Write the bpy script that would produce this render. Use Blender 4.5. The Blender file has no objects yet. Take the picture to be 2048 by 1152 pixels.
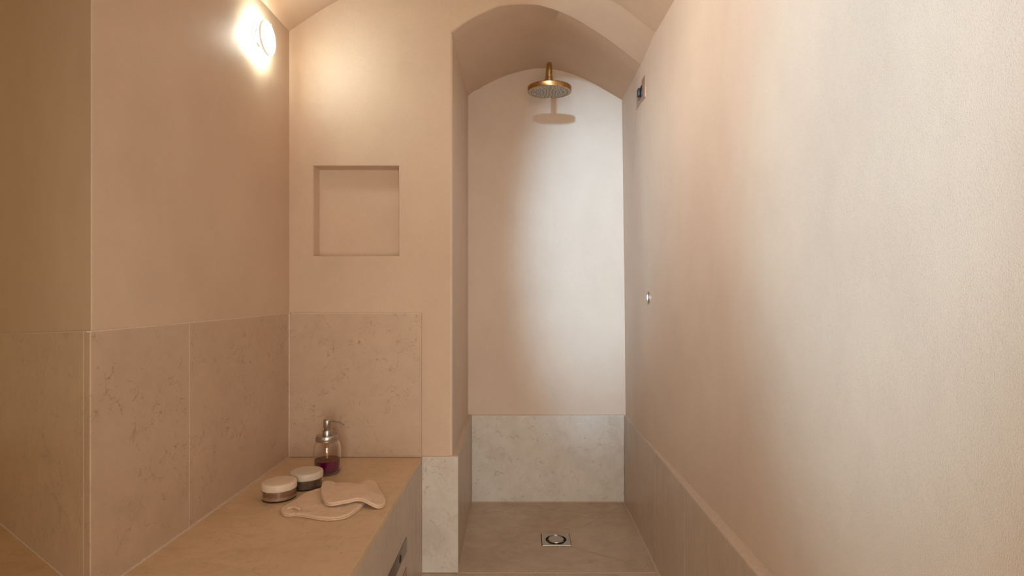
import bpy, bmesh, math, random
from mathutils import Vector, Matrix, noise
random.seed(7)
C = bpy.context.scene.collection
PI = math.pi
EYE = 1.18; F = 1150.0; VX = 1047.0; VY = 583.0

# ------------------------------------------------------------------ helpers
def link(o, parent=None):
    C.objects.link(o)
    if parent is not None: o.parent = parent
    return o

def mesh_obj(name, bm, mats, parent=None, smooth=True, angle=35):
    me = bpy.data.meshes.new(name)
    bmesh.ops.recalc_face_normals(bm, faces=bm.faces)
    bm.to_mesh(me); bm.free()
    for m in (mats if isinstance(mats, (list, tuple)) else [mats]): me.materials.append(m)
    if smooth:
        me.shade_smooth()
        me.set_sharp_from_angle(angle=math.radians(angle))
    o = bpy.data.objects.new(name, me)
    return link(o, parent)

def struct(name, bm, mats, label=None, **k):
    o = mesh_obj(name, bm, mats, **k); o['kind'] = 'structure'
    if label: o['label'] = label
    return o

def thing(name, label, cat, loc=(0, 0, 0), rot=(0, 0, 0), group=None):
    o = bpy.data.objects.new(name, None); C.objects.link(o)
    o.empty_display_size = 0.02
    o.location = loc; o.rotation_euler = rot
    o['label'] = label; o['category'] = cat
    if group: o['group'] = group
    return o

def tag(o, label, cat, group=None):
    o['label'] = label; o['category'] = cat
    if group: o['group'] = group
    return o

def quad(bm, pts, mi=0):
    f = bm.faces.new([bm.verts.new(p) for p in pts]); f.material_index = mi; return f

def box(bm, x0, x1, y0, y1, z0, z1, mi=0, bev=0.0):
    r = bmesh.ops.create_cube(bm, size=1.0)
    vs = r['verts']
    for v in vs:
        v.co = Vector(((x0+x1)/2 + v.co.x*(x1-x0), (y0+y1)/2 + v.co.y*(y1-y0), (z0+z1)/2 + v.co.z*(z1-z0)))
    fs = list({f for v in vs for f in v.link_faces})
    for f in fs: f.material_index = mi
    if bev:
        es = list({e for v in vs for e in v.link_edges})
        bmesh.ops.bevel(bm, geom=es, offset=bev, segments=2, affect='EDGES', profile=0.5, material=-1)

def obox(bm, p0, p1, z0, z1, t, mi=0, bev=0.0, z1b=None, z0b=None):
    """slab standing on the line p0->p1 in plan, thickness t to the left of the direction; z1b = top height at p1"""
    p0 = Vector((p0[0], p0[1], 0)); p1 = Vector((p1[0], p1[1], 0))
    d = (p1-p0).normalized(); n = Vector((-d.y, d.x, 0))*t
    zb = z1 if z1b is None else z1b
    z0b = z0 if z0b is None else z0b
    co = [p0+Vector((0,0,z0)), p1+Vector((0,0,z0b)), p1+n+Vector((0,0,z0b)), p0+n+Vector((0,0,z0)),
          p0+Vector((0,0,z1)), p1+Vector((0,0,zb)), p1+n+Vector((0,0,zb)), p0+n+Vector((0,0,z1))]
    v = [bm.verts.new(c) for c in co]
    fs = [bm.faces.new([v[i] for i in q]) for q in ((3,2,1,0),(4,5,6,7),(0,1,5,4),(1,2,6,5),(2,3,7,6),(3,0,4,7))]
    for f in fs: f.material_index = mi
    if bev:
        es = list({e for f in fs for e in f.edges})
        bmesh.ops.bevel(bm, geom=es, offset=bev, segments=2, affect='EDGES', profile=0.5, material=-1)

def lathe(bm, prof, n=64, mi=0, M=None, close_ends=True):
    """prof: list of (r,z)"""
    M = M or Matrix.Identity(4)
    rings = []
    for r, z in prof:
        if r < 1e-6: rings.append([bm.verts.new(M @ Vector((0, 0, z)))])
        else: rings.append([bm.verts.new(M @ Vector((r*math.cos(2*PI*i/n), r*math.sin(2*PI*i/n), z))) for i in range(n)])
    for a, b in zip(rings[:-1], rings[1:]):
        for i in range(n):
            j = (i+1) % n
            if len(a) == 1 and len(b) == 1: continue
            if len(a) == 1: f = bm.faces.new((a[0], b[i], b[j]))
            elif len(b) == 1: f = bm.faces.new((a[i], a[j], b[0]))
            else: f = bm.faces.new((a[i], a[j], b[j], b[i]))
            f.material_index = mi

def tube(bm, pts, radii, n=20, mi=0, caps=True):
    pts = [Vector(p) for p in pts]
    if not isinstance(radii, (list, tuple)): radii = [radii]*len(pts)
    rings = []
    up = None
    for i, p in enumerate(pts):
        t = (pts[min(i+1, len(pts)-1)] - pts[max(i-1, 0)]).normalized()
        if up is None:
            up = Vector((1, 0, 0)) if abs(t.x) < 0.9 else Vector((0, 0, 1))
        a = (up - t*up.dot(t)).normalized(); b = t.cross(a); up = a
        rings.append([bm.verts.new(p + (a*math.cos(2*PI*k/n) + b*math.sin(2*PI*k/n))*radii[i]) for k in range(n)])
    for r0, r1 in zip(rings[:-1], rings[1:]):
        for k in range(n):
            f = bm.faces.new((r0[k], r0[(k+1) % n], r1[(k+1) % n], r1[k])); f.material_index = mi
    if caps:
        bm.faces.new(rings[0][::-1]).material_index = mi; bm.faces.new(rings[-1]).material_index = mi

def grid(bm, rows, mi=0):
    vs = [[bm.verts.new(p) for p in r] for r in rows]
    for a, b in zip(vs[:-1], vs[1:]):
        for i in range(len(a)-1):
            try:
                f = bm.faces.new((a[i], a[i+1], b[i+1], b[i])); f.material_index = mi
            except ValueError: pass
    return vs

# ------------------------------------------------------------------ materials
def new_mat(name):
    m = bpy.data.materials.new(name); m.use_nodes = True
    nt = m.node_tree; nt.nodes.clear()
    out = nt.nodes.new('ShaderNodeOutputMaterial'); b = nt.nodes.new('ShaderNodeBsdfPrincipled')
    nt.links.new(b.outputs[0], out.inputs[0])
    return m, nt, b

class N:
    def __init__(s, nt):
        s.nt = nt
        s.geo = nt.nodes.new('ShaderNodeNewGeometry').outputs['Position']
    def n(s, t, **kw):
        x = s.nt.nodes.new(t)
        for k, v in kw.items(): setattr(x, k, v)
        return x
    def l(s, a, b): s.nt.links.new(a, b)
    def noise(s, scale, detail=4, rough=0.5, vec=None, dist=0.0):
        x = s.n('ShaderNodeTexNoise'); x.inputs['Scale'].default_value = scale
        x.inputs['Detail'].default_value = detail; x.inputs['Roughness'].default_value = rough
        x.inputs['Distortion'].default_value = dist
        s.l(vec or s.geo, x.inputs['Vector']); return x.outputs['Fac']
    def mapping(s, scale, vec=None, rot=(0, 0, 0)):
        x = s.n('ShaderNodeMapping'); x.inputs['Scale'].default_value = scale
        x.inputs['Rotation'].default_value = rot
        s.l(vec or s.geo, x.inputs['Vector']); return x.outputs[0]
    def ramp(s, fac, stops):
        x = s.n('ShaderNodeValToRGB'); e = x.color_ramp.elements
        while len(e) < len(stops): e.new(0.5)
        for i, (p, c) in enumerate(stops):
            e[i].position = p
            e[i].color = (c, c, c, 1) if not isinstance(c, tuple) else (*c, 1)
        s.l(fac, x.inputs[0]); return x.outputs[0]
    def mix(s, fac, a, b, mode='MIX'):
        x = s.n('ShaderNodeMix', data_type='RGBA', blend_type=mode)
        for v, i in ((fac, 0), (a, 6), (b, 7)):
            if isinstance(v, (int, float)): x.inputs[i].default_value = v
            elif isinstance(v, tuple): x.inputs[i].default_value = (*v, 1)
            else: s.l(v, x.inputs[i])
        return x.outputs[2]
    def math(s, op, a, b=None):
        x = s.n('ShaderNodeMath', operation=op)
        for v, i in ((a, 0), (b, 1)):
            if v is None: continue
            if isinstance(v, (int, float)): x.inputs[i].default_value = v
            else: s.l(v, x.inputs[i])
        return x.outputs[0]
    def bump(s, h, strength, dist, nrm=None):
        x = s.n('ShaderNodeBump'); x.inputs['Strength'].default_value = strength
        x.inputs['Distance'].default_value = dist; s.l(h, x.inputs['Height'])
        if nrm: s.l(nrm, x.inputs['Normal'])
        return x.outputs[0]

def plaster(name, base, dark, rough=0.55, spec=0.35):
    m, nt, b = new_mat(name); k = N(nt)
    big = k.noise(2.2, 5, 0.55, dist=0.4)
    med = k.noise(9, 6, 0.6, vec=k.mapping((1, 1, 0.55)))
    fine = k.noise(430, 3, 0.75)
    speck = k.noise(700, 2, 0.6)
    c = k.mix(k.ramp(big, [(0.3, 0.0), (0.72, 1.0)]), base, dark)
    c = k.mix(k.math('MULTIPLY', k.ramp(med, [(0.35, 0.0), (0.7, 1.0)]), 0.30), c, tuple(x*1.08 for x in base))
    c = k.mix(k.math('MULTIPLY', k.ramp(fine, [(0.30, 1.0), (0.48, 0.0)]), 0.30), c, tuple(x*0.50 for x in dark))
    c = k.mix(k.math('MULTIPLY', k.ramp(speck, [(0.62, 0.0), (0.72, 1.0)]), 0.25), c, tuple(min(1, x*1.25) for x in base))
    k.l(c, b.inputs['Base Color'])
    b.inputs['Roughness'].default_value = rough
    b.inputs['Specular IOR Level'].default_value = spec
    h1 = k.bump(k.noise(430, 4, 0.65), 0.7, 0.0011)
    h2 = k.bump(k.noise(6, 4, 0.5), 0.35, 0.01, h1)
    k.l(h2, b.inputs['Normal'])
    return m

def stone(name, base, dark, vein, rough=0.38, streak=None, veinamt=0.72):
    m, nt, b = new_mat(name); k = N(nt)
    big = k.noise(2.7, 6, 0.6, dist=0.5)
    med = k.noise(14, 6, 0.65, dist=0.6)
    c = k.mix(k.ramp(big, [(0.32, 0.0), (0.7, 1.0)]), base, dark)
    c = k.mix(k.math('MULTIPLY', k.ramp(med, [(0.40, 0.0), (0.62, 1.0)]), 0.35), c, tuple(min(1, x*1.12) for x in base))
    if streak:
        st = k.noise(5, 6, 0.65, vec=k.mapping(streak), dist=0.8)
        c = k.mix(k.math('MULTIPLY', k.ramp(st, [(0.46, 0.0), (0.70, 1.0)]), 0.28), c, tuple(x*0.66 for x in dark))
    # broken thin veins
    nz = k.n('ShaderNodeTexNoise'); nz.inputs['Scale'].default_value = 9; nz.inputs['Detail'].default_value = 6
    k.l(k.geo, nz.inputs['Vector'])
    add = k.n('ShaderNodeMixRGB'); add.blend_type = 'ADD'; add.inputs[0].default_value = 0.22
    k.l(k.geo, add.inputs[1]); k.l(nz.outputs['Color'], add.inputs[2])
    def veins(scale, w):
        v = k.n('ShaderNodeTexVoronoi', feature='DISTANCE_TO_EDGE'); v.inputs['Scale'].default_value = scale
        k.l(add.outputs[0], v.inputs['Vector'])
        return k.ramp(v.outputs['Distance'], [(0.0, 1.0), (w, 0.0)])
    mask = k.ramp(k.noise(6.5, 5, 0.7, dist=0.7), [(0.47, 0.0), (0.60, 1.0)])
    mask2 = k.ramp(k.noise(30, 4, 0.7), [(0.45, 0.0), (0.6, 1.0)])
    v1 = k.math('MULTIPLY', k.math('MULTIPLY', veins(22, 0.045), mask), mask2)
    v2 = k.math('MULTIPLY', k.math('MULTIPLY', veins(3.3, 0.012), mask2), 0.6)
    blot = k.math('MULTIPLY', k.ramp(k.noise(48, 4, 0.75, dist=1.2), [(0.62, 0.0), (0.70, 1.0)]), mask)
    vv = k.math('MULTIPLY', k.math('MAXIMUM', k.math('MAXIMUM', v1, v2), blot), veinamt)
    c = k.mix(vv, c, vein)
    grain = k.noise(420, 2, 0.6)
    c = k.mix(k.math('MULTIPLY', k.ramp(grain, [(0.3, 1.0), (0.5, 0.0)]), 0.16), c, tuple(x*0.6 for x in dark))
    k.l(c, b.inputs['Base Color'])
    b.inputs['Roughness'].default_value = rough
    b.inputs['Specular IOR Level'].default_value = 0.4
    k.l(k.bump(k.noise(120, 4, 0.6), 0.25, 0.0008), b.inputs['Normal'])
    return m

def simple(name, col, rough=0.5, metal=0.0, bump=None, var=0.0, vscale=60, **kw):
    m, nt, b = new_mat(name); k = N(nt)
    if var:
        c = k.mix(k.ramp(k.noise(vscale, 5, 0.65), [(0.35, 0.0), (0.68, 1.0)]), col, tuple(x*(1-var) for x in col))
        k.l(c, b.inputs['Base Color'])
    else: b.inputs['Base Color'].default_value = (*col, 1)
    b.inputs['Roughness'].default_value = rough; b.inputs['Metallic'].default_value = metal
    if bump: k.l(k.bump(k.noise(bump[0], 4, 0.6), bump[1], bump[2]), b.inputs['Normal'])
    for a, v in kw.items(): b.inputs[a.replace('_', ' ')].default_value = v
    return m

def emit(name, col, strength):
    m, nt, b = new_mat(name)
    b.inputs['Base Color'].default_value = (*col, 1)
    b.inputs['Emission Color'].default_value = (*col, 1)
    b.inputs['Emission Strength'].default_value = strength
    return m

M_PL = plaster('warm_plaster', (0.64, 0.47, 0.335), (0.58, 0.41, 0.29))
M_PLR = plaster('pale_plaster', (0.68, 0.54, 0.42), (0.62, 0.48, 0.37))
M_ST = stone('beige_stone', (0.56, 0.40, 0.28), (0.50, 0.345, 0.235), (0.20, 0.13, 0.085))
M_STP = stone('pale_stone', (0.68, 0.63, 0.555), (0.56, 0.48, 0.40), (0.28, 0.19, 0.13), veinamt=0.8)
M_BEN = stone('bench_stone', (0.68, 0.49, 0.31), (0.61, 0.425, 0.255), (0.28, 0.15, 0.07), streak=(2.2, 4, 1), veinamt=0.5)
M_FL = stone('floor_stone', (0.61, 0.48, 0.37), (0.46, 0.335, 0.235), (0.22, 0.13, 0.08), streak=(1.8, 4, 1), veinamt=0.5)
M_SIDE = stone('streaked_stone', (0.58, 0.47, 0.37), (0.52, 0.41, 0.32), (0.26, 0.17, 0.11), streak=(1, 6, 0.8), veinamt=0.3)
M_GR = simple('grout', (0.70, 0.55, 0.43), 0.85, var=0.15, vscale=90)
M_BRASS = simple('aged_brass', (0.60, 0.36, 0.13), 0.33, 1.0, var=0.45, vscale=70, bump=(90, 0.15, 0.0008))
M_FACE = simple('limed_metal_face', (0.66, 0.60, 0.52), 0.5, 0.15, var=0.8, vscale=240, bump=(300, 0.6, 0.001))
M_RUB = simple('grey_nozzle_rubber', (0.28, 0.25, 0.22), 0.5, var=0.4, vscale=300)
M_STEEL = simple('brushed_steel', (0.52, 0.47, 0.42), 0.28, 1.0, var=0.12, vscale=150)
M_STEELD = simple('dull_steel', (0.30, 0.265, 0.235), 0.38, 0.9, var=0.15, vscale=80)
M_PLATE = simple('bronze_plate', (0.42, 0.25, 0.155), 0.4, 0.25, var=0.15, vscale=60)
M_DARK = simple('black_rubber', (0.012, 0.010, 0.010), 0.3, 0.0)
M_SLATE = simple('blue_grey_knob', (0.024, 0.021, 0.021), 0.45, 0.0)
M_HOLE = simple('dark_recess', (0.03, 0.018, 0.012), 0.6)

# ------------------------------------------------------------------ setting
D0, DB = 2.42, 3.23                       # pillar plane and alcove back wall
XL, ZB, ZT = -0.986, 0.485, 1.087         # left wall, bench / low tile top, high tile top
SPR = 2.275; RISE = 0.285
def XR(y):                                 # plaster face of the right wall
    pts = [(-3, 0.615), (1.0, 0.600), (1.5, 0.5975), (2.0, 0.588), (2.4, 0.5755), (2.71, 0.5645), (DB, 0.5645)]
    for (a, xa), (b, xb) in zip(pts[:-1], pts[1:]):
        if y <= b: return xa + (xb-xa)*max(0, (y-a))/(b-a)
    return pts[-1][1]
def vault(x, y=D0):
    t = (x-XL)/(XR(y)-XL); t = min(max(t, 0), 1)
    return SPR + RISE*(1-(2*t-1)**2)
PROF = [(-0.302, 2.268), (-0.26, 2.302), (-0.216, 2.330), (-0.13, 2.372), (-0.07, 2.394), (0.04, 2.421), (0.093, 2.425), (0.149, 2.422),
        (0.22, 2.410), (0.296, 2.386), (0.36, 2.357), (0.406, 2.333), (0.48, 2.291), (0.560, 2.244)]
def prof_z(x):
    # catmull style smooth through the table
    P = PROF
    if x <= P[0][0]: return P[0][1]
    if x >= P[-1][0]: return P[-1][1]
    for i in range(len(P)-1):
        if x <= P[i+1][0]:
            x0, z0 = P[i]; x1, z1 = P[i+1]
            m = lambda j: (P[min(j+1, len(P)-1)][1]-P[max(j-1, 0)][1])/(P[min(j+1, len(P)-1)][0]-P[max(j-1, 0)][0])
            h = x1-x0; t = (x-x0)/h
            return ((2*t**3-3*t*t+1)*z0 + (t**3-2*t*t+t)*h*m(i) + (-2*t**3+3*t*t)*z1 + (t**3-t*t)*h*m(i+1))
def DF(x):                                 # where the arch edge stands in depth
    pts = [(-0.4, D0), (-0.10, D0), (-0.02, 2.455), (0.087, 2.51), (0.175, 2.556), (0.3, 2.62), (0.42, 2.66), (0.56, 2.71)]
    if x <= -0.4: return D0
    for (a, ya), (b, yb) in zip(pts[:-1], pts[1:]):
        if x <= b: return ya + (yb-ya)*(x-a)/(b-a)
    return 2.71

XJ = -0.299                                # plaster jamb of the alcove at the front
# --- niche wall: pillar face, recess, header and arch reveal, one mesh
bm = bmesh.new()
R = 0.010
NX0, NX1, NZ0, NZ1 = -0.887, -0.5225, EYE+0.1475, EYE+0.531
xs = [XL-0.02, NX0, NX1, XJ-R]; zs = [0, NZ0, NZ1, 2.268]
rd = 0.006
for i in range(3):
    for j in range(3):
        if i == 1 and j == 1: continue
        quad(bm, [(xs[i], D0, zs[j]), (xs[i+1], D0, zs[j]), (xs[i+1], D0, zs[j+1]), (xs[i], D0, zs[j+1])])
bmesh.ops.remove_doubles(bm, verts=bm.verts, dist=1e-5)
# recess (slightly irregular hand made plaster)
ND = 0.068
def ringpts(off, y, w=0.0):
    return [(NX0+off, y, NZ0+off), (NX1-off, y, NZ0+off), (NX1-off, y, NZ1-off), (NX0+off, y, NZ1-off)]
prev = ringpts(0, D0)
steps = [(0.0018, D0+0.0018), (0.003, D0+0.006), (0.0045, D0+ND-0.006), (0.0065, D0+ND-0.0015), (0.0095, D0+ND)]
rings = [prev]+[ringpts(a, y) for a, y in steps]
for a, b_ in zip(rings[:-1], rings[1:]):
    for i in range(4):
        j = (i+1) % 4
        quad(bm, [a[i], a[j], b_[j], b_[i]])
quad(bm, rings[-1])
# header over everything left of the arch
NXH = 12
row0 = []; row1 = []
for i in range(NXH+1):
    x = XL-0.02 + (XJ-R-XL+0.02)*i/NXH
    row0.append((x, D0, 2.268)); row1.append((x, D0, max(vault(x), 2.268)+0.03))
grid(bm, [row0, row1])
# arch cross-section points (plan X, Z, outward dir)
sec = [(XJ, 0.0), (XJ, 1.2), (XJ, 2.0), (XJ, 2.262)]
NA = 48
for i in range(NA+1):
    x = PROF[0][0] + (PROF[-1][0]-PROF[0][0])*i/NA
    sec.append((x, prof_z(x)))
def outward(i):
    a = Vector(sec[max(i-1, 0)]); c = Vector(sec[min(i+1, len(sec)-1)])
    d = (c-a).normalized(); return Vector((-d.y, d.x))
rows = []
for i, (x, z) in enumerate(sec):
    o = outward(i) if i > 3 else Vector((-1, 0))
    if i == 3: o = Vector((-1, 0.2)).normalized()
    yf = DF(x); r = R
    tp = Vector((x, D0, max(vault(x), z)))
    if x > 0.42: tp.x += 0.014*(x-0.42)/0.14
    th = PI/2
    if yf > D0+0.002 and i > 3:
        hv = tp-Vector((x, yf, z)); th = math.atan2(max(hv.x*o.x+hv.z*o.y, 0.004), -hv.y)
        th = max(0.12, min(PI/2, th))
    ts = r*math.tan(th/2)
    row = []
    for yy in (DB+0.01, DB-0.25, yf+0.12, yf+ts):
        # jamb runs slightly outward toward the back
        f = (yy-D0)/(DB-D0)
        dx = -0.013*f if x < -0.25 else 0
        dz = 0.008*f if i > 3 else 0
        row.append((x+dx, yy, z+dz))
    for k in (1, 2, 3, 4):
        a = th*k/4
        row.append((x+o.x*r*(1-math.cos(a)), yf+ts-r*math.sin(a), z+o.y*r*(1-math.cos(a))))
    rows.append(row)
a_ = rows[3][-1]; rows[3][-1] = (XJ-R, a_[1], a_[2])
for i in (4, 5, 6):
    a_ = rows[i][-1]; rows[i][-1] = (max(a_[0], XJ-R+0.0015*(i-3)), a_[1], a_[2])
grid(bm, rows[:4], 1); grid(bm, rows[3:], 0)  # jamb's share of daylight is put in as the paler plaster colour
# header from the rounded arch edge up to the room vault
hr = []
for i in range(3, len(sec)):
    p = Vector(rows[i][-1])
    x = p.x
    top = Vector((x, D0, max(vault(x), p.z)+0.0))
    if x > 0.42:
        k = (x-0.42)/0.14; top.x = x + 0.014*k
    e = []
    for k in range(7):
        t = k/6
        e.append(p.lerp(top, t))
    e.append(top+Vector((0, 0, 0.03)))
    hr.append(e)
grid(bm, hr)
bmesh.ops.remove_doubles(bm, verts=bm.verts, dist=2e-4)
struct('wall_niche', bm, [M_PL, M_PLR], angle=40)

# --- alcove back wall
bm = bmesh.new()
nx, nz = 20, 30
rws = []
for j in range(nz+1):
    z = 2.46*j/nz
    rws.append([(-0.36+0.96*i/nx, DB+0.004*noise.noise(Vector((i*0.25, j*0.2, 3))), z) for i in range(nx+1)])
grid(bm, rws)
struct('wall_back', bm, M_PLR)

# --- right wall
bm = bmesh.new()
ys = [3.25, 3.1, 2.95, 2.8, 2.725, 2.71, 2.695, 2.6, 2.5, 2.4, 2.2, 2.0, 1.8, 1.6, 1.4, 1.2, 1.0, 0.7, 0.4, 0.0, -0.5, -1.0, -2.0]
rws = []
for j in range(26):
    z = 2.75*j/25
    rws.append([(XR(y)+0.012*(1.3-z)+0.0025*noise.noise(Vector((y*1.5, z*1.3, 8.0))), y, z) for y in ys])
grid(bm, rws)
struct('wall_right', bm, M_PLR, angle=60)

# --- left wall (bench side)
bm = bmesh.new()
CX, CY = XL-0.0015, 1.3125
quad(bm, [(XL, 2.46, 0), (XL, 1.3165, 0), (XL, 1.3165, 2.32), (XL, 2.46, 2.32)])
a0 = (XL, 1.3165); a1 = (XL-0.0004, 1.3135); a2 = (CX, CY)
quad(bm, [(*a0, 0), (*a1, 0), (*a1, 2.32), (*a0, 2.32)])
quad(bm, [(*a1, 0), (*a2, 0), (*a2, 2.32), (*a1, 2.32)])
bmesh.ops.remove_doubles(bm, verts=bm.verts, dist=1e-5)
struct('wall_left', bm, M_PL, angle=80)
# --- angled wall beyond the corner
CX, CY = XL-0.0015, 1.3125
LD = Vector((-1.39, 1.0)).normalized()
E2 = (CX+LD.x*2.4, CY+LD.y*2.4)
bm = bmesh.new()
quad(bm, [(CX, CY, 0), (E2[0], E2[1], 0), (E2[0], E2[1], 2.9), (CX, CY, 2.9)])
quad(bm, [(CX, CY, 2.3), (XL, 1.312, 2.3), (XL, 1.312, 2.9), (CX, CY, 2.9)])
struct('wall_angled', bm, M_PL)

# --- ceiling: barrel vault over the bathing room
bm = bmesh.new()
rws = []
for y in [2.44, 2.3, 2.1, 1.9, 1.7, 1.5, 1.302]:
    r_ = []
    for i in range(41):
        t = i/40
        x = XL + (XR(y)-XL)*t
        r_.append((x, y, SPR+RISE*(1-(2*t-1)**2) + 0.002*noise.noise(Vector((x*4, y*4, 0)))))
    rws.append(r_)
for y in [1.1, 0.8, 0.4, 0.0, -0.4]:
    rws.append([(XL+(XR(y)-XL)*i/40, y, SPR+RISE*(1-(2*i/40-1)**2)+min(0.35, (1.302-y)*0.5)*math.sin(PI*min(1, 0.25+i/40*0.75))) for i in range(41)])
grid(bm, rws)
quad(bm, [(XL, 1.3, SPR), (XL, -0.4, SPR+0.2), (-3.0, -0.4, 2.75), (-3.0, 2.8, 2.75)])
struct('ceiling', bm, M_PL, angle=50)

# --- floor: alcove tray falling gently to the drain, room floor in front
bm = bmesh.new()
dc = Vector((0.155, 2.755, -0.010))
cor = [Vector((-0.33, 2.415, 0)), Vector((0.60, 2.415, 0)), Vector((0.60, 3.24, 0)), Vector((-0.33, 3.24, 0))]
hw = 0.07
inn = [dc+Vector((-hw, -hw, 0)), dc+Vector((hw, -hw, 0)), dc+Vector((hw, hw, 0)), dc+Vector((-hw, hw, 0))]
for i in range(4):
    quad(bm, [cor[i], cor[(i+1) % 4], inn[(i+1) % 4], inn[i]])
    # mitre joints between the four falls
    if i in (0, 3): continue
    d = (inn[i]-cor[i]).normalized(); n = Vector((-d.y, d.x, 0))*0.0016
    up = Vector((0, 0, 0.0006))
    quad(bm, [cor[i]-n+up, cor[i]+n+up, inn[i]+n+up, inn[i]-n+up], 1)
quad(bm, [(-2.6, -2, 0), (0.64, -2, 0), (0.64, 2.408, 0), (-2.6, 2.408, 0)])
quad(bm, [(0.5595, 2.30, 0.0012), (0.5665, 2.30, 0.0012), (0.5645, 3.218, 0.0012), (0.5575, 3.218, 0.0012)], 1)
quad(bm, [(-0.42, 2.408, -0.001), (0.64, 2.408, -0.001), (0.64, 2.415, 0), (-0.42, 2.415, 0)], 1)
quad(bm, [(-2.6, -2, -0.05), (0.64, -2, -0.05), (0.64, 3.24, -0.05), (-2.6, 3.24, -0.05)])
struct('floor', bm, [M_FL, M_GR], smooth=False)

# --- stone cladding
T = 0.012
def cap(bm, p0, p1, z, w, h=0.003, z1=None):
    obox(bm, p0, p1, z, z+h, w, 1, z1b=(None if z1 is None else z1+h))
# left wall panels
bm = bmesh.new()
XF = XL+0.003
for a, b_ in ((2.415, 1.6925), (1.690, 1.3065)):
    obox(bm, (XF, b_), (XF, a), ZB+0.004, ZT, 0.004, 0, 0.0010)
cap(bm, (XF-0.0008, 1.308), (XF-0.0008, 2.42), ZT, 0.010)
obox(bm, (XF-0.0006, 1.309), (XF-0.0006, 2.42), ZB, ZT, 0.003, 1)
# corner strip between the two faces
# corner grout beads
obox(bm, (XF-0.001, 2.4085), (XF+0.004, 2.4085), ZB, ZT, 0.01, 1)
obox(bm, (XF+0.0045, 1.297), (XF+0.0045, 2.41), ZB, ZB+0.0045, 0.012, 1)
struct('trim_1', bm, [M_ST, M_GR], label='beige stone cladding on the left wall above the bench', smooth=False)

# angled wall panel
bm = bmesh.new()
nrm = Vector((LD.y, -LD.x))*-1                      # points at the camera side
pA = Vector((XF-0.0003, 1.3050)) ; pB = pA+LD*1.5
slope = -0.036/0.72
def apt(s, off=0): q = pA+LD*s+nrm*off; return (q.x, q.y)
obox(bm, apt(2.3), apt(0.0445), ZB+0.004, ZT-0.005+slope*2.3, 0.0045, 0, 0.001, z1b=ZT-0.001)
obox(bm, apt(0.0415), apt(0.0045), ZB+0.004, ZT-0.001, 0.0040, 0, 0.001)
obox(bm, apt(0.06, -0.0006), apt(0.0022, -0.0006), ZB, ZT-0.002, 0.0030, 1)
obox(bm, apt(2.3, -0.002), apt(0.003, -0.0006), ZT-0.005+slope*2.3, ZT+slope*2.3+0.001, 0.004, 1, z1b=ZT+0.0035, z0b=ZT-0.0008)
obox(bm, apt(2.3, 0.004), apt(0.005, 0.004), ZB, ZB+0.0045, 0.006, 1)
struct('trim_2', bm, [M_ST, M_GR], label='beige stone cladding on the angled wall', smooth=False)

# panel under the recess, pillar base, alcove courses
bm = bmesh.new()
box(bm, XF+0.003, -0.4275, D0-T, D0+0.01, ZB+0.0012, ZT, 0, 0.0010)
box(bm, XF-0.001, XF+0.0042, D0-T-0.0016, D0+0.01, ZB, ZT+0.002, 1)
box(bm, XL+0.012, -0.4285, D0-T+0.001, D0+0.01, ZT, ZT+0.003, 1)
struct('trim_3', bm, [M_ST, M_GR], label='stone panel under the square wall recess', smooth=False)
bm = bmesh.new()
box(bm, -0.4256, -0.274, D0-T, D0+0.01, 0.002, ZB, 0, 0.0015)
box(bm, -0.4246, -0.276, D0-T+0.001, D0+0.01, ZB, ZB+0.003, 1)
struct('trim_4', bm, [M_STP, M_GR], label='pale stone slab at the foot of the pillar', smooth=False)
bm = bmesh.new()
obox(bm, (-0.274, D0-T+0.002), (-0.2925, DB-0.005), 0.003, ZB, 0.03, 0, 0.001)
obox(bm, (-0.275, D0-T+0.002), (-0.2935, DB-0.005), ZB, ZB+0.004, 0.03, 1)
obox(bm, (-0.2725, D0+0.002), (-0.2905, DB-0.01), 0.0, 0.003, 0.03, 1)
struct('trim_5', bm, [M_SIDE, M_GR], label='stone course on the left side of the shower alcove', smooth=False)
bm = bmesh.new()
box(bm, -0.2905, 0.5635, DB-0.013, DB+0.01, 0.004, ZB, 0, 0.001)
box(bm, -0.2905, 0.5635, DB-0.012, DB+0.01, ZB, ZB+0.0035, 1)
box(bm, -0.2905, 0.5635, DB-0.0145, DB+0.01, 0, 0.003, 1)
struct('trim_6', bm, [M_STP, M_GR], label='pale stone course at the foot of the alcove back wall', smooth=False)
bm = bmesh.new()
XT = 0.5655
yb = [3.216, 2.497, 2.4945, 1.4575, 1.455, 0.4575, 0.455, -1.0]
for a, b_ in ((3.216, 2.497-0.0), (2.4955, 2.030), (2.0285, 1.30), (1.2985, 0.3), (0.298, -1.0)):
    obox(bm, (XT+0.006*(3.2-a)/2, a), (XT+0.006*(3.2-b_)/2, b_), 0.004, ZB, 0.05, 0, 0.001)
obox(bm, (XT+0.001, 3.216), (XT+0.001+0.006*4.2/2, -1.0), 0.0, ZB+0.0025, 0.05, 1)
obox(bm, (XT-0.0015, 3.216), (XT-0.0015+0.006*4.2/2, -1.0), 0.0, 0.004, 0.05, 1)
struct('trim_7', bm, [M_SIDE, M_GR], label='stone skirting course along the right wall', smooth=False)

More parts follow.
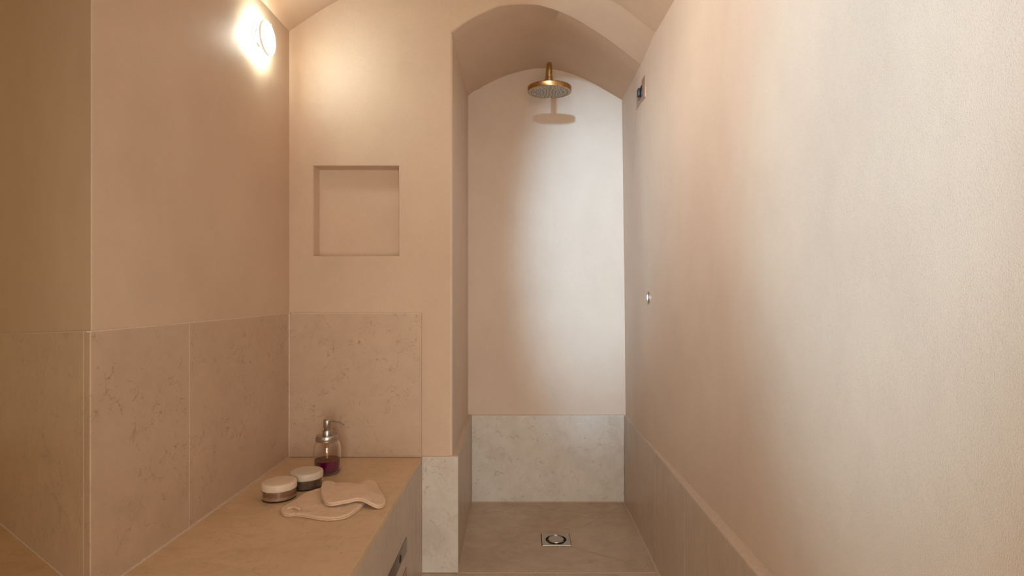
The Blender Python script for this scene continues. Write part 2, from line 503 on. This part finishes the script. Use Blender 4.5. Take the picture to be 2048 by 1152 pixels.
# ------------------------------------------------------------------ bench
bench = thing('stone_bench', 'long built-in beige stone bench holding jars and washcloths along the left wall', 'bench', (-0.70, 1.6, 0))
def rel(p): return (p[0]-bench.location.x, p[1]-bench.location.y, p[2]-bench.location.z)
def poly_prism(bm, pts, z0, z1, mi=0):
    lo = [bm.verts.new(rel((x, y, z0))) for x, y in pts]; hi = [bm.verts.new(rel((x, y, z1))) for x, y in pts]
    fs = [bm.faces.new(lo[::-1]), bm.faces.new(hi)]
    n = len(pts)
    for i in range(n): fs.append(bm.faces.new((lo[i], lo[(i+1) % n], hi[(i+1) % n], hi[i])))
    for f in fs: f.material_index = mi
XBF = -0.4262
bm = bmesh.new()
q1 = apt(0.002, 0.001); q2 = apt(2.2, 0.001)
poly_prism(bm, [(XBF, -0.6), (XBF, 2.4073), (XF+0.0005, 2.4073), (XF+0.0005, 1.3035), q1, q2, (q2[0], -0.6)], ZB-0.02, ZB)
es = [e for e in bm.edges]
bmesh.ops.bevel(bm, geom=es, offset=0.0012, segments=2, affect='EDGES', profile=0.5)
mesh_obj('seat_slab', bm, M_BEN, bench, smooth=False)
bm = bmesh.new()
for a, b_ in ((2.4073, 1.2), (1.1985, -0.2)):
    x0, y0, _ = rel((XBF+0.0005, a, 0)); x1, y1, _ = rel((XBF+0.0005, b_, 0))
    obox(bm, (x0, y0), (x1, y1), 0.0005, ZB-0.0205, -0.015, 0, 0.0008)
mesh_obj('front_panel', bm, M_SIDE, bench, smooth=False)

# ------------------------------------------------------------------ metal vent on bench front
vx = XBF+0.0006
vent = thing('metal_vent', 'metal plate with a round screw set in the front of the bench', 'vent', (vx, 1.85, 0.236))
def vbox(name, y0, y1, z0, z1, t, m, bev=0.0006, parent=vent):
    bm = bmesh.new(); box(bm, 0.0, t, y0-1.85, y1-1.85, z0-0.236, z1-0.236, 0, bev); return mesh_obj(name, bm, m, parent)
vbox('plate', 1.800, 2.088, 0.2360, 0.2885, 0.0022, M_STEELD)
vbox('side_bar', 1.62, 1.7995, 0.1300, 0.2885, 0.0022, M_PLATE)  # brown colour here paints the warm reflection at the plate's near end
vbox('lower_bar', 1.80, 2.088, 0.1300, 0.1795, 0.0022, M_PLATE)
bm = bmesh.new()
Mx = Matrix.Translation((0.0022, 1.9755-1.85, 0.2608-0.236)) @ Matrix.Rotation(PI/2, 4, 'Y')
lathe(bm, [(0.0, 0.0), (0.0135, 0.0), (0.0135, 0.0010), (0.0115, 0.0018), (0.0100, 0.0006), (0.0, 0.0006)], 32, 0, Mx)
mesh_obj('screw', bm, M_HOLE, vent)

# ------------------------------------------------------------------ floor drain
drain = thing('floor_drain', 'square steel floor drain with a raised round cap in the shower floor', 'drain', (0.1555, 2.755, -0.0095))
bm = bmesh.new()
# square frame with a round hole
n = 64; ro = 0.050; sq = 0.0665
outr = []; inr = []; hi_o = []
def sqp(a, s):
    c, t = math.cos(a), math.sin(a); m = max(abs(c), abs(t)); return (s*c/m, s*t/m)
rows = []
for rad, z, sqf in ((sq+0.0012, 0.0, 1), (sq, 0.0022, 1), (sq-0.006, 0.0024, 1), (ro+0.003, 0.0022, 0), (ro, 0.0012, 0), (ro-0.001, -0.008, 0)):
    r_ = []
    for i in range(n+1):
        a = 2*PI*i/n + PI/4
        x, y = sqp(a, rad) if sqf else (rad*math.cos(a), rad*math.sin(a))
        r_.append((x, y, z))
    rows.append(r_)
grid(bm, rows); bmesh.ops.remove_doubles(bm, verts=bm.verts, dist=1e-6)
mesh_obj('frame', bm, M_STEEL, drain)
bm = bmesh.new(); lathe(bm, [(0.0, -0.0078), (0.049, -0.0078)], 48)
mesh_obj('bowl', bm, M_HOLE, drain)
bm = bmesh.new(); lathe(bm, [(0.0, 0.0042), (0.032, 0.0042), (0.0345, 0.0052), (0.037, 0.0040), (0.0375, 0.001), (0.036, -0.007), (0.0, -0.007)], 64)
mesh_obj('cap', bm, M_STEEL, drain)
for sgn in (1, -1):
    bm = bmesh.new()
    pts = [(0.043*math.cos(a), sgn*0.043*math.sin(a), 0.0030+0.0014*math.sin(PI*i/16)) for i, a in enumerate([PI*0.22+PI*0.56*i/16 for i in range(17)])]
    tube(bm, pts, 0.0034, 10); mesh_obj('rim_clip', bm, M_STEEL, drain)

# ------------------------------------------------------------------ shower head
SH = Vector((0.130, 2.88, EYE+0.998))
shower = thing('rain_shower', 'round aged brass rain shower head hanging in the arched alcove', 'shower head', SH)
TM = Matrix.Rotation(math.radians(2.0), 4, 'X')
R0 = 0.110
bm = bmesh.new()
lathe(bm, [(0.0, 0.030), (0.016, 0.030), (0.02, 0.0275), (0.1, 0.0265), (0.1075, 0.025), (R0, 0.022), (R0, 0.003), (0.1085, 0.0005), (0.104, 0.0), (0.1035, 0.0015), (0.1, 0.002)], 96, 0, TM)
mesh_obj('disc_rim', bm, M_BRASS, shower)
bm = bmesh.new(); lathe(bm, [(0.0, 0.0012), (0.1036, 0.0012)], 96, 0, TM)
face = mesh_obj('spray_face', bm, M_FACE, shower)
bm = bmesh.new()
lathe(bm, [(0.0, -0.0045), (0.0012, -0.0045), (0.0019, -0.001), (0.0028, 0.0012), (0.0028, 0.0014)], 10)
proto = mesh_obj('nozzle', bm, M_RUB, face)
first = True
for rr, cnt in ((0.016, 6), (0.033, 12), (0.050, 18), (0.068, 24), (0.0905, 30)):
    for i in range(cnt):
        a = 2*PI*(i+0.5)/cnt + rr*7
        o = proto if first else proto.copy()
        if not first: C.objects.link(o); o.parent = face
        first = False
        o.location = TM @ Vector((rr*math.cos(a), rr*math.sin(a), 0))
bm = bmesh.new()
lathe(bm, [(0.0, -0.0022), (0.0025, -0.0022), (0.0045, -0.0012), (0.005, 0.0012)], 16)
sp = mesh_obj('screw', bm, M_BRASS, face)
for i in range(4):
    o = sp if i == 0 else sp.copy()
    if i: C.objects.link(o); o.parent = face
    a = PI/2*i
    o.location = TM @ Vector((0.0765*math.cos(a), 0.0765*math.sin(a), 0))
bm = bmesh.new()     # arm
za = 0.152; pts = [(0, DB-0.002-SH.y, za), (0, 0.2, za), (0, 0.055, za)]
for i in range(1, 13):
    a = PI/2*i/12; pts.append((0, 0.045-0.045*math.sin(a), za-0.045+0.045*math.cos(a)))
pts.append((0, 0, 0.078)); pts.append((0, 0, 0.068))
tube(bm, pts, [0.0142]*len(pts), 28)
mesh_obj('arm', bm, M_BRASS, shower)
bm = bmesh.new()
lathe(bm, [(0.0, 0.074), (0.0158, 0.074), (0.0165, 0.072), (0.0165, 0.057), (0.0145, 0.0545), (0.0122, 0.0535), (0.0122, 0.048), (0.0140, 0.046), (0.0140, 0.030), (0.0, 0.030)], 40)
mesh_obj('collar', bm, M_BRASS, shower)
bm = bmesh.new()
Mx = Matrix.Translation((0, DB-SH.y-0.0005, za)) @ Matrix.Rotation(PI/2, 4, 'X')
lathe(bm, [(0.0, 0), (0.03, 0), (0.03, 0.004), (0.026, 0.008), (0.013, 0.01), (0, 0.01)], 40, 0, Mx)
mesh_obj('wall_flange', bm, M_BRASS, shower)

# ------------------------------------------------------------------ control plate on right wall
cp = thing('shower_control', 'rectangular bronze shower control plate with dark knob high on the right wall', 'shower control', (0.5600, 2.722, EYE+0.940))
cp.rotation_euler = (0, 0, 0)
bm = bmesh.new(); box(bm, -0.006, 0.004, -0.097, 0.097, -0.052, 0.052, 0, 0.0012)
mesh_obj('plate', bm, M_PLATE, cp)
bm = bmesh.new(); box(bm, -0.0092, -0.0062, -0.036, 0.036, -0.025, 0.025, 0, 0.001)
mesh_obj('knob_base', bm, M_DARK, cp)
bm = bmesh.new(); box(bm, -0.021, -0.0094, -0.017, 0.017, -0.018, 0.018, 0, 0.003)
mesh_obj('knob', bm, M_SLATE, cp)

# ------------------------------------------------------------------ small round light on right wall
led = thing('spot_light', 'tiny round recessed light with a chrome ring on the right wall', 'light', (0.5642, 2.612, EYE-0.027))
Mx = Matrix.Rotation(-PI/2, 4, 'Y')
bm = bmesh.new(); lathe(bm, [(0.0275, -0.004), (0.0275, 0.0015), (0.0255, 0.0032), (0.019, 0.0034), (0.0135, 0.0015), (0.0125, -0.002)], 48, 0, Mx)
mesh_obj('ring', bm, M_STEEL, led)
bm = bmesh.new(); lathe(bm, [(0.0, 0.0035), (0.006, 0.003), (0.0105, 0.0012), (0.0130, -0.002)], 32, 0, Mx)
mesh_obj('lens', bm, emit('led_lens', (0.80, 0.82, 1.0), 6.0), led)

# ------------------------------------------------------------------ wall lamp
LP = Vector((-0.944, 2.128, EYE+0.938))
lamp = thing('wall_lamp', 'small glowing round white glass lamp high on the left wall', 'lamp', LP)
Mx = Matrix.Rotation(PI/2, 4, 'Y')
bm = bmesh.new(); lathe(bm, [(0.0, -0.0395), (0.032, -0.0395), (0.033, -0.036), (0.030, -0.030), (0.0, -0.030)], 40, 0, Mx)
mesh_obj('back_plate', bm, M_STEEL, lamp)
bm = bmesh.new()
prof = [(0.054, -0.006)]
for i in range(0, 13):
    a = PI/2*i/12; prof.append((0.058*math.cos(a), 0.010*math.sin(a)-0.003))
prof[-1] = (0.0, prof[-1][1])
lathe(bm, prof, 56, 0, Mx)
shade = mesh_obj('shade', bm, emit('lit_opal_glass', (0.80, 1.0, 1.0), 70.0), lamp)
bm = bmesh.new(); lathe(bm, [(0.0565, -0.0090), (0.0605, -0.0090), (0.0610, -0.002), (0.0600, 0.0005), (0.0585, -0.002), (0.0583, -0.007)], 56, 0, Mx)
mesh_obj('rim', bm, simple('white_enamel', (0.8, 0.76, 0.7), 0.4), lamp)
for k, a in enumerate((-PI/2+0.35, -PI/2-0.35, PI/2)):
    bm = bmesh.new()
    c = Vector((0.0, 0.053*math.cos(a), 0.053*math.sin(a)))
    tube(bm, [c*0.5+Vector((-0.033, 0, 0)), c+Vector((-0.012, 0, 0)), c+Vector((0.006, 0, 0)), c*0.93+Vector((0.012, 0, 0))], 0.0022, 10)
    mesh_obj('clip', bm, M_BRASS, lamp)

# ------------------------------------------------------------------ bench things
def BP(px, py, z=ZB):
    d = F*(EYE-z)/(py-VY); return Vector(((px-VX)*d/F, d, z))

def glass(name, col=(1, 1, 1), rough=0.02):
    m, nt, b = new_mat(name)
    b.inputs['Base Color'].default_value = (*col, 1); b.inputs['Roughness'].default_value = rough
    b.inputs['Transmission Weight'].default_value = 1.0; b.inputs['IOR'].default_value = 1.45
    return m
M_GL = glass('clear_glass')
M_LID = simple('frosted_white_lid', (0.74, 0.58, 0.44), 0.45, var=0.06, vscale=30, Subsurface_Weight=0.15)
M_LIDG = simple('frosted_grey_lid', (0.64, 0.53, 0.41), 0.45, var=0.08, vscale=30)
def layered(name, stops, rough=0.6):
    """horizontal layers by height within the object"""
    m, nt, b = new_mat(name); k = N(nt)
    tc = k.n('ShaderNodeTexCoord'); sx = k.n('ShaderNodeSeparateXYZ'); k.l(tc.outputs['Object'], sx.inputs[0])
    wob = k.math('MULTIPLY', k.math('SUBTRACT', k.noise(28, 3, 0.6), 0.5), 0.010)
    h = k.math('DIVIDE', k.math('ADD', sx.outputs['Z'], wob), 0.06)
    c = k.ramp(h, stops)
    c = k.mix(k.math('MULTIPLY', k.ramp(k.noise(330, 3, 0.7), [(0.4, 1.0), (0.6, 0.0)]), 0.4), c, (0.16, 0.09, 0.05))
    k.l(c, b.inputs['Base Color']); b.inputs['Roughness'].default_value = rough
    return m
M_SCR = layered('beige_scrub', [(0.0, (0.62, 0.38, 0.21)), (0.22, (0.58, 0.35, 0.19)), (0.30, (0.34, 0.15, 0.08)), (0.52, (0.38, 0.18, 0.10)), (0.60, (0.60, 0.40, 0.24))])
M_MUD = layered('dark_scrub', [(0.0, (0.10, 0.055, 0.03)), (0.3, (0.13, 0.075, 0.04)), (0.45, (0.10, 0.06, 0.035)), (0.55, (0.17, 0.11, 0.065))])

def jar(label, loc, lidmat, cont, rot=0):
    t = thing('cosmetic_jar', label, 'jar', loc, (0, 0, rot), 'round jars on the bench')
    r = 0.0555
    bm = bmesh.new()
    lathe(bm, [(0.0, 0.0), (r-0.004, 0.0), (r-0.001, 0.0015), (r, 0.005), (r, 0.033), (r-0.0015, 0.0345), (r-0.003, 0.0345), (r-0.0032, 0.006), (r-0.006, 0.0035), (0, 0.0035)], 72)
    mesh_obj('glass_body', bm, M_GL, t)
    bm = bmesh.new()
    lathe(bm, [(0, 0.0040), (r-0.0068, 0.0040), (r-0.0036, 0.0066), (r-0.0036, 0.0328), (0, 0.0332)], 64)
    mesh_obj('contents', bm, cont, t)
    bm = bmesh.new()
    lathe(bm, [(0, 0.0355), (r+0.0006, 0.0350), (r+0.0008, 0.0358), (r+0.0008, 0.052), (r-0.0006, 0.0560), (r-0.004, 0.0580), (r-0.008, 0.0586), (0, 0.0590)], 72)
    mesh_obj('lid', bm, lidmat, t)
    return t
J1 = BP(558.5, 583+F*0.695/1.937); J2 = BP(613.2, 583+F*0.695/2.048)
jar('round glass jar of beige scrub with a white lid, nearer of the two jars', J1+Vector((0, 0, 0.0003)), M_LID, M_SCR)
jar('round glass jar of dark brown scrub with a pale lid beside the soap dispenser', J2+Vector((0, 0, 0.0003)), M_LIDG, M_MUD, 0.6)

# soap dispenser
BT = BP(654.5, 583+F*0.695/2.201)
sd = thing('soap_dispenser', 'glass jar soap dispenser with steel pump, half full of purple soap', 'soap dispenser', BT+Vector((0, 0, 0.0003)))
bm = bmesh.new()
outp = [(0.0, 0.002), (0.030, 0.002), (0.036, 0.0), (0.042, 0.002), (0.0465, 0.008), (0.0495, 0.022), (0.0505, 0.04), (0.0505, 0.085), (0.0485, 0.105), (0.044, 0.117), (0.039, 0.1235), (0.038, 0.133)]
inp = [(0.0355, 0.133), (0.0365, 0.1225), (0.0415, 0.1155), (0.046, 0.104), (0.048, 0.085), (0.048, 0.04), (0.047, 0.022), (0.044, 0.0105), (0.040, 0.0065), (0.0, 0.0055)]
lathe(bm, outp+inp, 72)
mesh_obj('glass_body', bm, M_GL, sd)
mp, nt, b = new_mat('purple_soap')
b.inputs['Base Color'].default_value = (0.17, 0.0005, 0.06, 1); b.inputs['Roughness'].default_value = 0.15
bm = bmesh.new()
lathe(bm, [(0.0, 0.0062), (0.0396, 0.0070), (0.0435, 0.0110), (0.0464, 0.0222), (0.0474, 0.04), (0.0474, 0.0525), (0, 0.0525)], 64)
mesh_obj('purple_soap', bm, mp, sd)
mf = simple('soap_foam', (0.40, 0.13, 0.09), 0.5, var=0.7, vscale=260, bump=(240, 1.0, 0.003))
bm = bmesh.new()
lathe(bm, [(0.0472, 0.0527), (0.0472, 0.0540), (0.040, 0.0560), (0.03, 0.0552), (0.015, 0.0570), (0.0, 0.0575)], 48)
mesh_obj('foam', bm, mf, sd)
bm = bmesh.new(); tube(bm, [(0, 0, 0.03), (0.001, -0.002, 0.09), (0, 0, 0.132)], 0.0035, 14)
mesh_obj('dip_tube', bm, simple('tube_reflection_tint', (0.75, 0.33, 0.08), 0.35), sd)  # orange of the tube is a reflection streak put into its colour
bm = bmesh.new()
lathe(bm, [(0.0385, 0.1255), (0.0425, 0.1255), (0.0436, 0.127), (0.0436, 0.1295), (0.0422, 0.131), (0.0430, 0.1325), (0.0430, 0.1345), (0.0412, 0.136), (0.0408, 0.1435), (0.0395, 0.1462), (0.036, 0.1468), (0.0345, 0.1455), (0.0, 0.1455)], 72)
mesh_obj('lid', bm, M_STEEL, sd)
bm = bmesh.new()
lathe(bm, [(0.0175, 0.1456), (0.0175, 0.1625), (0.0165, 0.1645), (0.0, 0.1650)], 48)
mesh_obj('pump_collar', bm, M_STEEL, sd)
bm = bmesh.new()
lathe(bm, [(0.0, 0.165), (0.0115, 0.165), (0.0122, 0.1700), (0.0145, 0.1745), (0.0145, 0.199), (0.0138, 0.2035), (0.011, 0.2065), (0.006, 0.208), (0.0, 0.2083)], 48)
mesh_obj('pump_head', bm, M_STEEL, sd)
bm = bmesh.new()
pts = [(0.012, 0, 0.2005), (0.022, 0, 0.2005), (0.034, 0, 0.2003), (0.043, 0, 0.1990), (0.051, 0, 0.1962), (0.060, 0, 0.1912), (0.0685, 0, 0.1860)]
tube(bm, pts, [0.0037, 0.0036, 0.0036, 0.0035, 0.0033, 0.0031, 0.0030], 16)
mesh_obj('spout', bm, M_STEEL, sd)
sd.rotation_euler = (0, 0, -0.12)

# ------------------------------------------------------------------ terry mitts
def terry(name, col):
    m, nt, b = new_mat(name); k = N(nt)
    f = k.noise(620, 4, 0.75); g = k.noise(70, 4, 0.6)
    c = k.mix(k.ramp(f, [(0.35, 0.0), (0.6, 1.0)]), tuple(x*0.90 for x in col), col)
    c = k.mix(k.math('MULTIPLY', k.ramp(g, [(0.35, 1.0), (0.6, 0.0)]), 0.2), c, tuple(x*0.8 for x in col))
    k.l(c, b.inputs['Base Color']); b.inputs['Roughness'].default_value = 0.95
    b.inputs['Specular IOR Level'].default_value = 0.1
    k.l(k.bump(f, 0.8, 0.003), b.inputs['Normal'])
    return m
M_TER = terry('cream_terry', (0.95, 0.70, 0.50))

def smooth_loop(P, n):
    """closed catmull-rom resample"""
    out = []; m = len(P)
    for i in range(m):
        p0, p1, p2, p3 = P[i-1], P[i], P[(i+1) % m], P[(i+2) % m]
        for j in range(8):
            t = j/8
            out.append(0.5*((2*p1)+(p2-p0)*t+(2*p0-5*p1+4*p2-p3)*t*t+(3*p1-p0-3*p2+p3)*t**3))
    # resample by length
    L = [0]
    for i in range(len(out)): L.append(L[-1]+(out[(i+1) % len(out)]-out[i]).length)
    res = []; j = 0
    for k in range(n):
        s = L[-1]*k/n
        while L[j+1] < s: j += 1
        t = (s-L[j])/max(1e-9, L[j+1]-L[j]); res.append(out[j].lerp(out[(j+1) % len(out)], t))
    return res

def puff(bm, outline, center, base, thick, seed, layers=1, nring=64, n=520):
    """a flat filled cloth body with a full rounded edge; base(x,y) gives the height it lies on"""
    ol = smooth_loop(outline, n)
    def wob(p, a): return a*noise.noise(Vector((p.x*22+seed, p.y*22, seed)))
    def pile(p): return 0.0007*noise.noise(Vector((p.x*620, p.y*620, p.z*620+seed)))+0.0007*noise.noise(Vector((p.x*160, p.y*160, p.z*160+seed)))
    rows = []
    # cross-section list: (inset fraction s along radius from the centre, height fraction h)
    sec = []
    for i in range(nring): sec.append((0.02+0.93*(i/(nring-1)), None, 1))
    rim = []
    if layers == 2:
        for i in range(1, 8):
            a = PI*i/8; rim.append((0.95+0.05*math.sin(a), 0.5+0.25*(1+math.cos(a)), 0))
        rim.append((0.965, 0.49, 0))
        for i in range(1, 8):
            a = PI*i/8; rim.append((0.955+0.05*math.sin(a), 0.0+0.24*(1+math.cos(a)), 0))
    else:
        for i in range(1, 12):
            a = PI*i/12; rim.append((0.95+0.05*math.sin(a), 0.5*(1+math.cos(a)), 0))
    sec += rim + [(0.9, 0.0, 0), (0.4, 0.0, 0)]
    for s, h, top in sec:
        row = []
        for p in ol:
            d = p-center; q = center+d*s
            if h is None:
                hh = 1.0 + 0.18*math.cos(s*PI/2)
                z = base(q.x, q.y)+thick*hh + wob(q, 0.0028)*(1-s**6)
            else: z = base(q.x, q.y)+thick*h
            v = Vector((q.x, q.y, z))
            if h is None or h > 0.02:
                dn = Vector((d.x, d.y, 0)).normalized() if (h is not None) else Vector((0, 0, 1))
                v += dn*pile(v)*1.6*min(1, s*2)
            row.append(v)
        row.append(row[0]); rows.append(row)
    grid(bm, rows)
    bmesh.ops.remove_doubles(bm, verts=bm.verts, dist=1e-7)
    # close the middle
    be = [e for e in bm.edges if len(e.link_faces) == 1]
    bmesh.ops.holes_fill(bm, edges=be, sides=0)

def V2(px, py, z): v = BP(px, py, z); return Vector((v.x, v.y))
t1 = thing('bath_mitt', 'cream terry bath mitt with hanging loop lying flat on the bench under another', 'bath mitt', (0, 0, 0), group='terry bath mitts on the bench')
low = [V2(*p, ZB+0.004) for p in ((566, 1030), (562, 1021), (572, 1013.5), (590, 1003), (606, 992), (622, 984.5), (650, 978), (685, 980), (722, 986), (733, 1000), (722, 1016), (706, 1028), (690, 1036), (664, 1040), (640, 1039), (612, 1034), (590, 1031), (577, 1032))]
ctr = V2(655, 1008, ZB+0.004)
flat = lambda x, y: ZB+0.0004
bm = bmesh.new(); puff(bm, low, ctr, flat, 0.0115, 3.1, layers=2)
c0 = Vector((ctr.x, ctr.y, ZB)); 
t1.location = c0
for v in bm.verts: v.co -= c0
mesh_obj('cloth', bm, M_TER, t1, angle=180)
bm = bmesh.new()
lp = [BP(600, 1019, ZB+0.016), BP(589, 1014, ZB+0.0175), BP(580, 1015, ZB+0.014), BP(571, 1021, ZB+0.009), BP(570, 1027, ZB+0.007), BP(580, 1029, ZB+0.010), BP(592, 1026, ZB+0.015)]
fine = []
for i in range(len(lp)-1):
    for j in range(6): fine.append(lp[i].lerp(lp[i+1], j/6)-c0)
tube(bm, fine, 0.0034, 12)
for v in bm.verts: v.co += Vector((0, 0, 1))*0.0006*noise.noise(v.co*500)
mesh_obj('hanging_loop', bm, M_TER, t1, angle=180)

t2 = thing('bath_mitt', 'cream terry bath mitt with rounded corners lying on top of the other', 'bath mitt', (0, 0, 0), group='terry bath mitts on the bench')
zz = ZB+0.016
upc = [V2(p[0], p[1], ZB+0.009 if (p[0] > 712 and p[1] > 985) else zz) for p in ((643, 979), (647, 969.5), (656, 968), (670, 973), (686, 973), (702, 970), (722, 962), (738, 956.5), (750, 960), (758, 974), (765, 988), (771, 1001), (767, 1010), (756, 1013.5), (738, 1012.5), (716, 1009), (700, 1008), (684, 1011), (664, 1014.5), (652, 1012), (645, 1002), (642, 990))]
ctr2 = V2(704, 990, zz)
import mathutils
def inside_low(x, y):
    # height of the cloth below, easing to the bench past its edge
    best = 1e9; ins = False
    m = len(low)
    for i in range(m):
        a, b_ = low[i], low[(i+1) % m]
        if (a.y > y) != (b_.y > y) and x < (b_.x-a.x)*(y-a.y)/(b_.y-a.y)+a.x: ins = not ins
        ab = b_-a; t = max(0, min(1, (Vector((x, y))-a).dot(ab)/ab.dot(ab)))
        best = min(best, (Vector((x, y))-(a+ab*t)).length)
    s = best if ins else -best
    t = max(0, min(1, (s+0.065)/0.068)); t = t*t*(3-2*t)
    return ZB+0.0006 + t*0.0178
bm = bmesh.new(); puff(bm, upc, ctr2, inside_low, 0.0125, 9.7, layers=2)
c0 = Vector((ctr2.x, ctr2.y, ZB)); t2.location = c0
for v in bm.verts: v.co -= c0
mesh_obj('cloth', bm, M_TER, t2, angle=180)

# ------------------------------------------------------------------ lights
def area(name, loc, target, sx, sy, power, col, spread=180):
    l = bpy.data.lights.new(name, 'AREA'); l.shape = 'RECTANGLE'; l.size = sx; l.size_y = sy
    l.energy = power; l.color = col; l.spread = math.radians(spread)
    o = bpy.data.objects.new(name, l); C.objects.link(o)
    o.location = loc
    o.rotation_euler = (Vector(target)-Vector(loc)).to_track_quat('-Z', 'Y').to_euler()
    return o
def spot(name, loc, target, power, col, size, blend, radius):
    l = bpy.data.lights.new(name, 'SPOT'); l.energy = power; l.color = col; l.spot_size = math.radians(size)
    l.spot_blend = blend; l.shadow_soft_size = radius
    o = bpy.data.objects.new(name, l); C.objects.link(o); o.location = loc
    o.rotation_euler = (Vector(target)-Vector(loc)).to_track_quat('-Z', 'Y').to_euler()
    return o
# bulb behind the opal shade
l = bpy.data.lights.new('lamp_bulb', 'POINT'); l.energy = 1.0; l.color = (1.0, 0.78, 0.54); l.shadow_soft_size = 0.012
o = bpy.data.objects.new('lamp_bulb', l); C.objects.link(o); o.location = LP+Vector((-0.018, 0, 0.0))
# unseen spot added behind the camera, placed by the shower head's shadow
o = spot('unseen_alcove_spot', (-0.27, -0.75, 2.60), (0.41, DB, 1.45), 671.7, (0.42, 0.715, 1.0), 32, 0.95, 0.07)
o.scale = (0.46, 1, 1)
o = spot('added_patch_spot', (-1.9, 0.0, 1.95), (0.6, 1.02, 1.52), 250, (0.50, 0.80, 1.0), 43, 1.0, 0.09)  # unseen spot added for the cool patch on the near right wall
o.scale = (0.56, 1, 1)
area('rear_fill', (0.1, -0.9, 1.0), (0.1, 3.0, 0.9), 0.8, 1.7, 16.91, (1.0, 0.949, 0.878), 110)  # soft area fill added behind the camera, no opening built there
area('upper_wall_fill', (-0.75, 1.2, 2.36), (0.58, 1.95, 1.95), 0.2, 0.2, 3.0, (1.0, 0.96, 0.90), 72)  # added light without a fixture, brightens the upper right wall
spot('right_wall_fill', (-0.95, -0.3, 2.2), (0.59, 1.30, 1.85), 112.0, (0.78, 0.86, 1.0), 60, 1.0, 0.15)  # added spot with no window behind it, lifts the right wall

w = bpy.data.worlds.new('World'); bpy.context.scene.world = w; w.use_nodes = True
bg = w.node_tree.nodes['Background']; bg.inputs[0].default_value = (1.0, 0.642, 0.281, 1); bg.inputs[1].default_value = 0.35

# ------------------------------------------------------------------ camera
cam = bpy.data.cameras.new('Camera'); co = bpy.data.objects.new('Camera', cam); C.objects.link(co)
co.location = (0, 0, EYE); co.rotation_euler = (PI/2, 0, 0)
cam.sensor_width = 36; cam.lens = 36*F/2048
cam.shift_x = -(VX-1024)/2048; cam.shift_y = (VY-576)/2048
cam.clip_start = 0.02
sc = bpy.context.scene; sc.camera = co
sc.view_settings.view_transform = 'Standard'; sc.view_settings.look = 'None'
sc.view_settings.exposure = 0.0; sc.view_settings.gamma = 1.0; sc.view_settings.use_curve_mapping = False
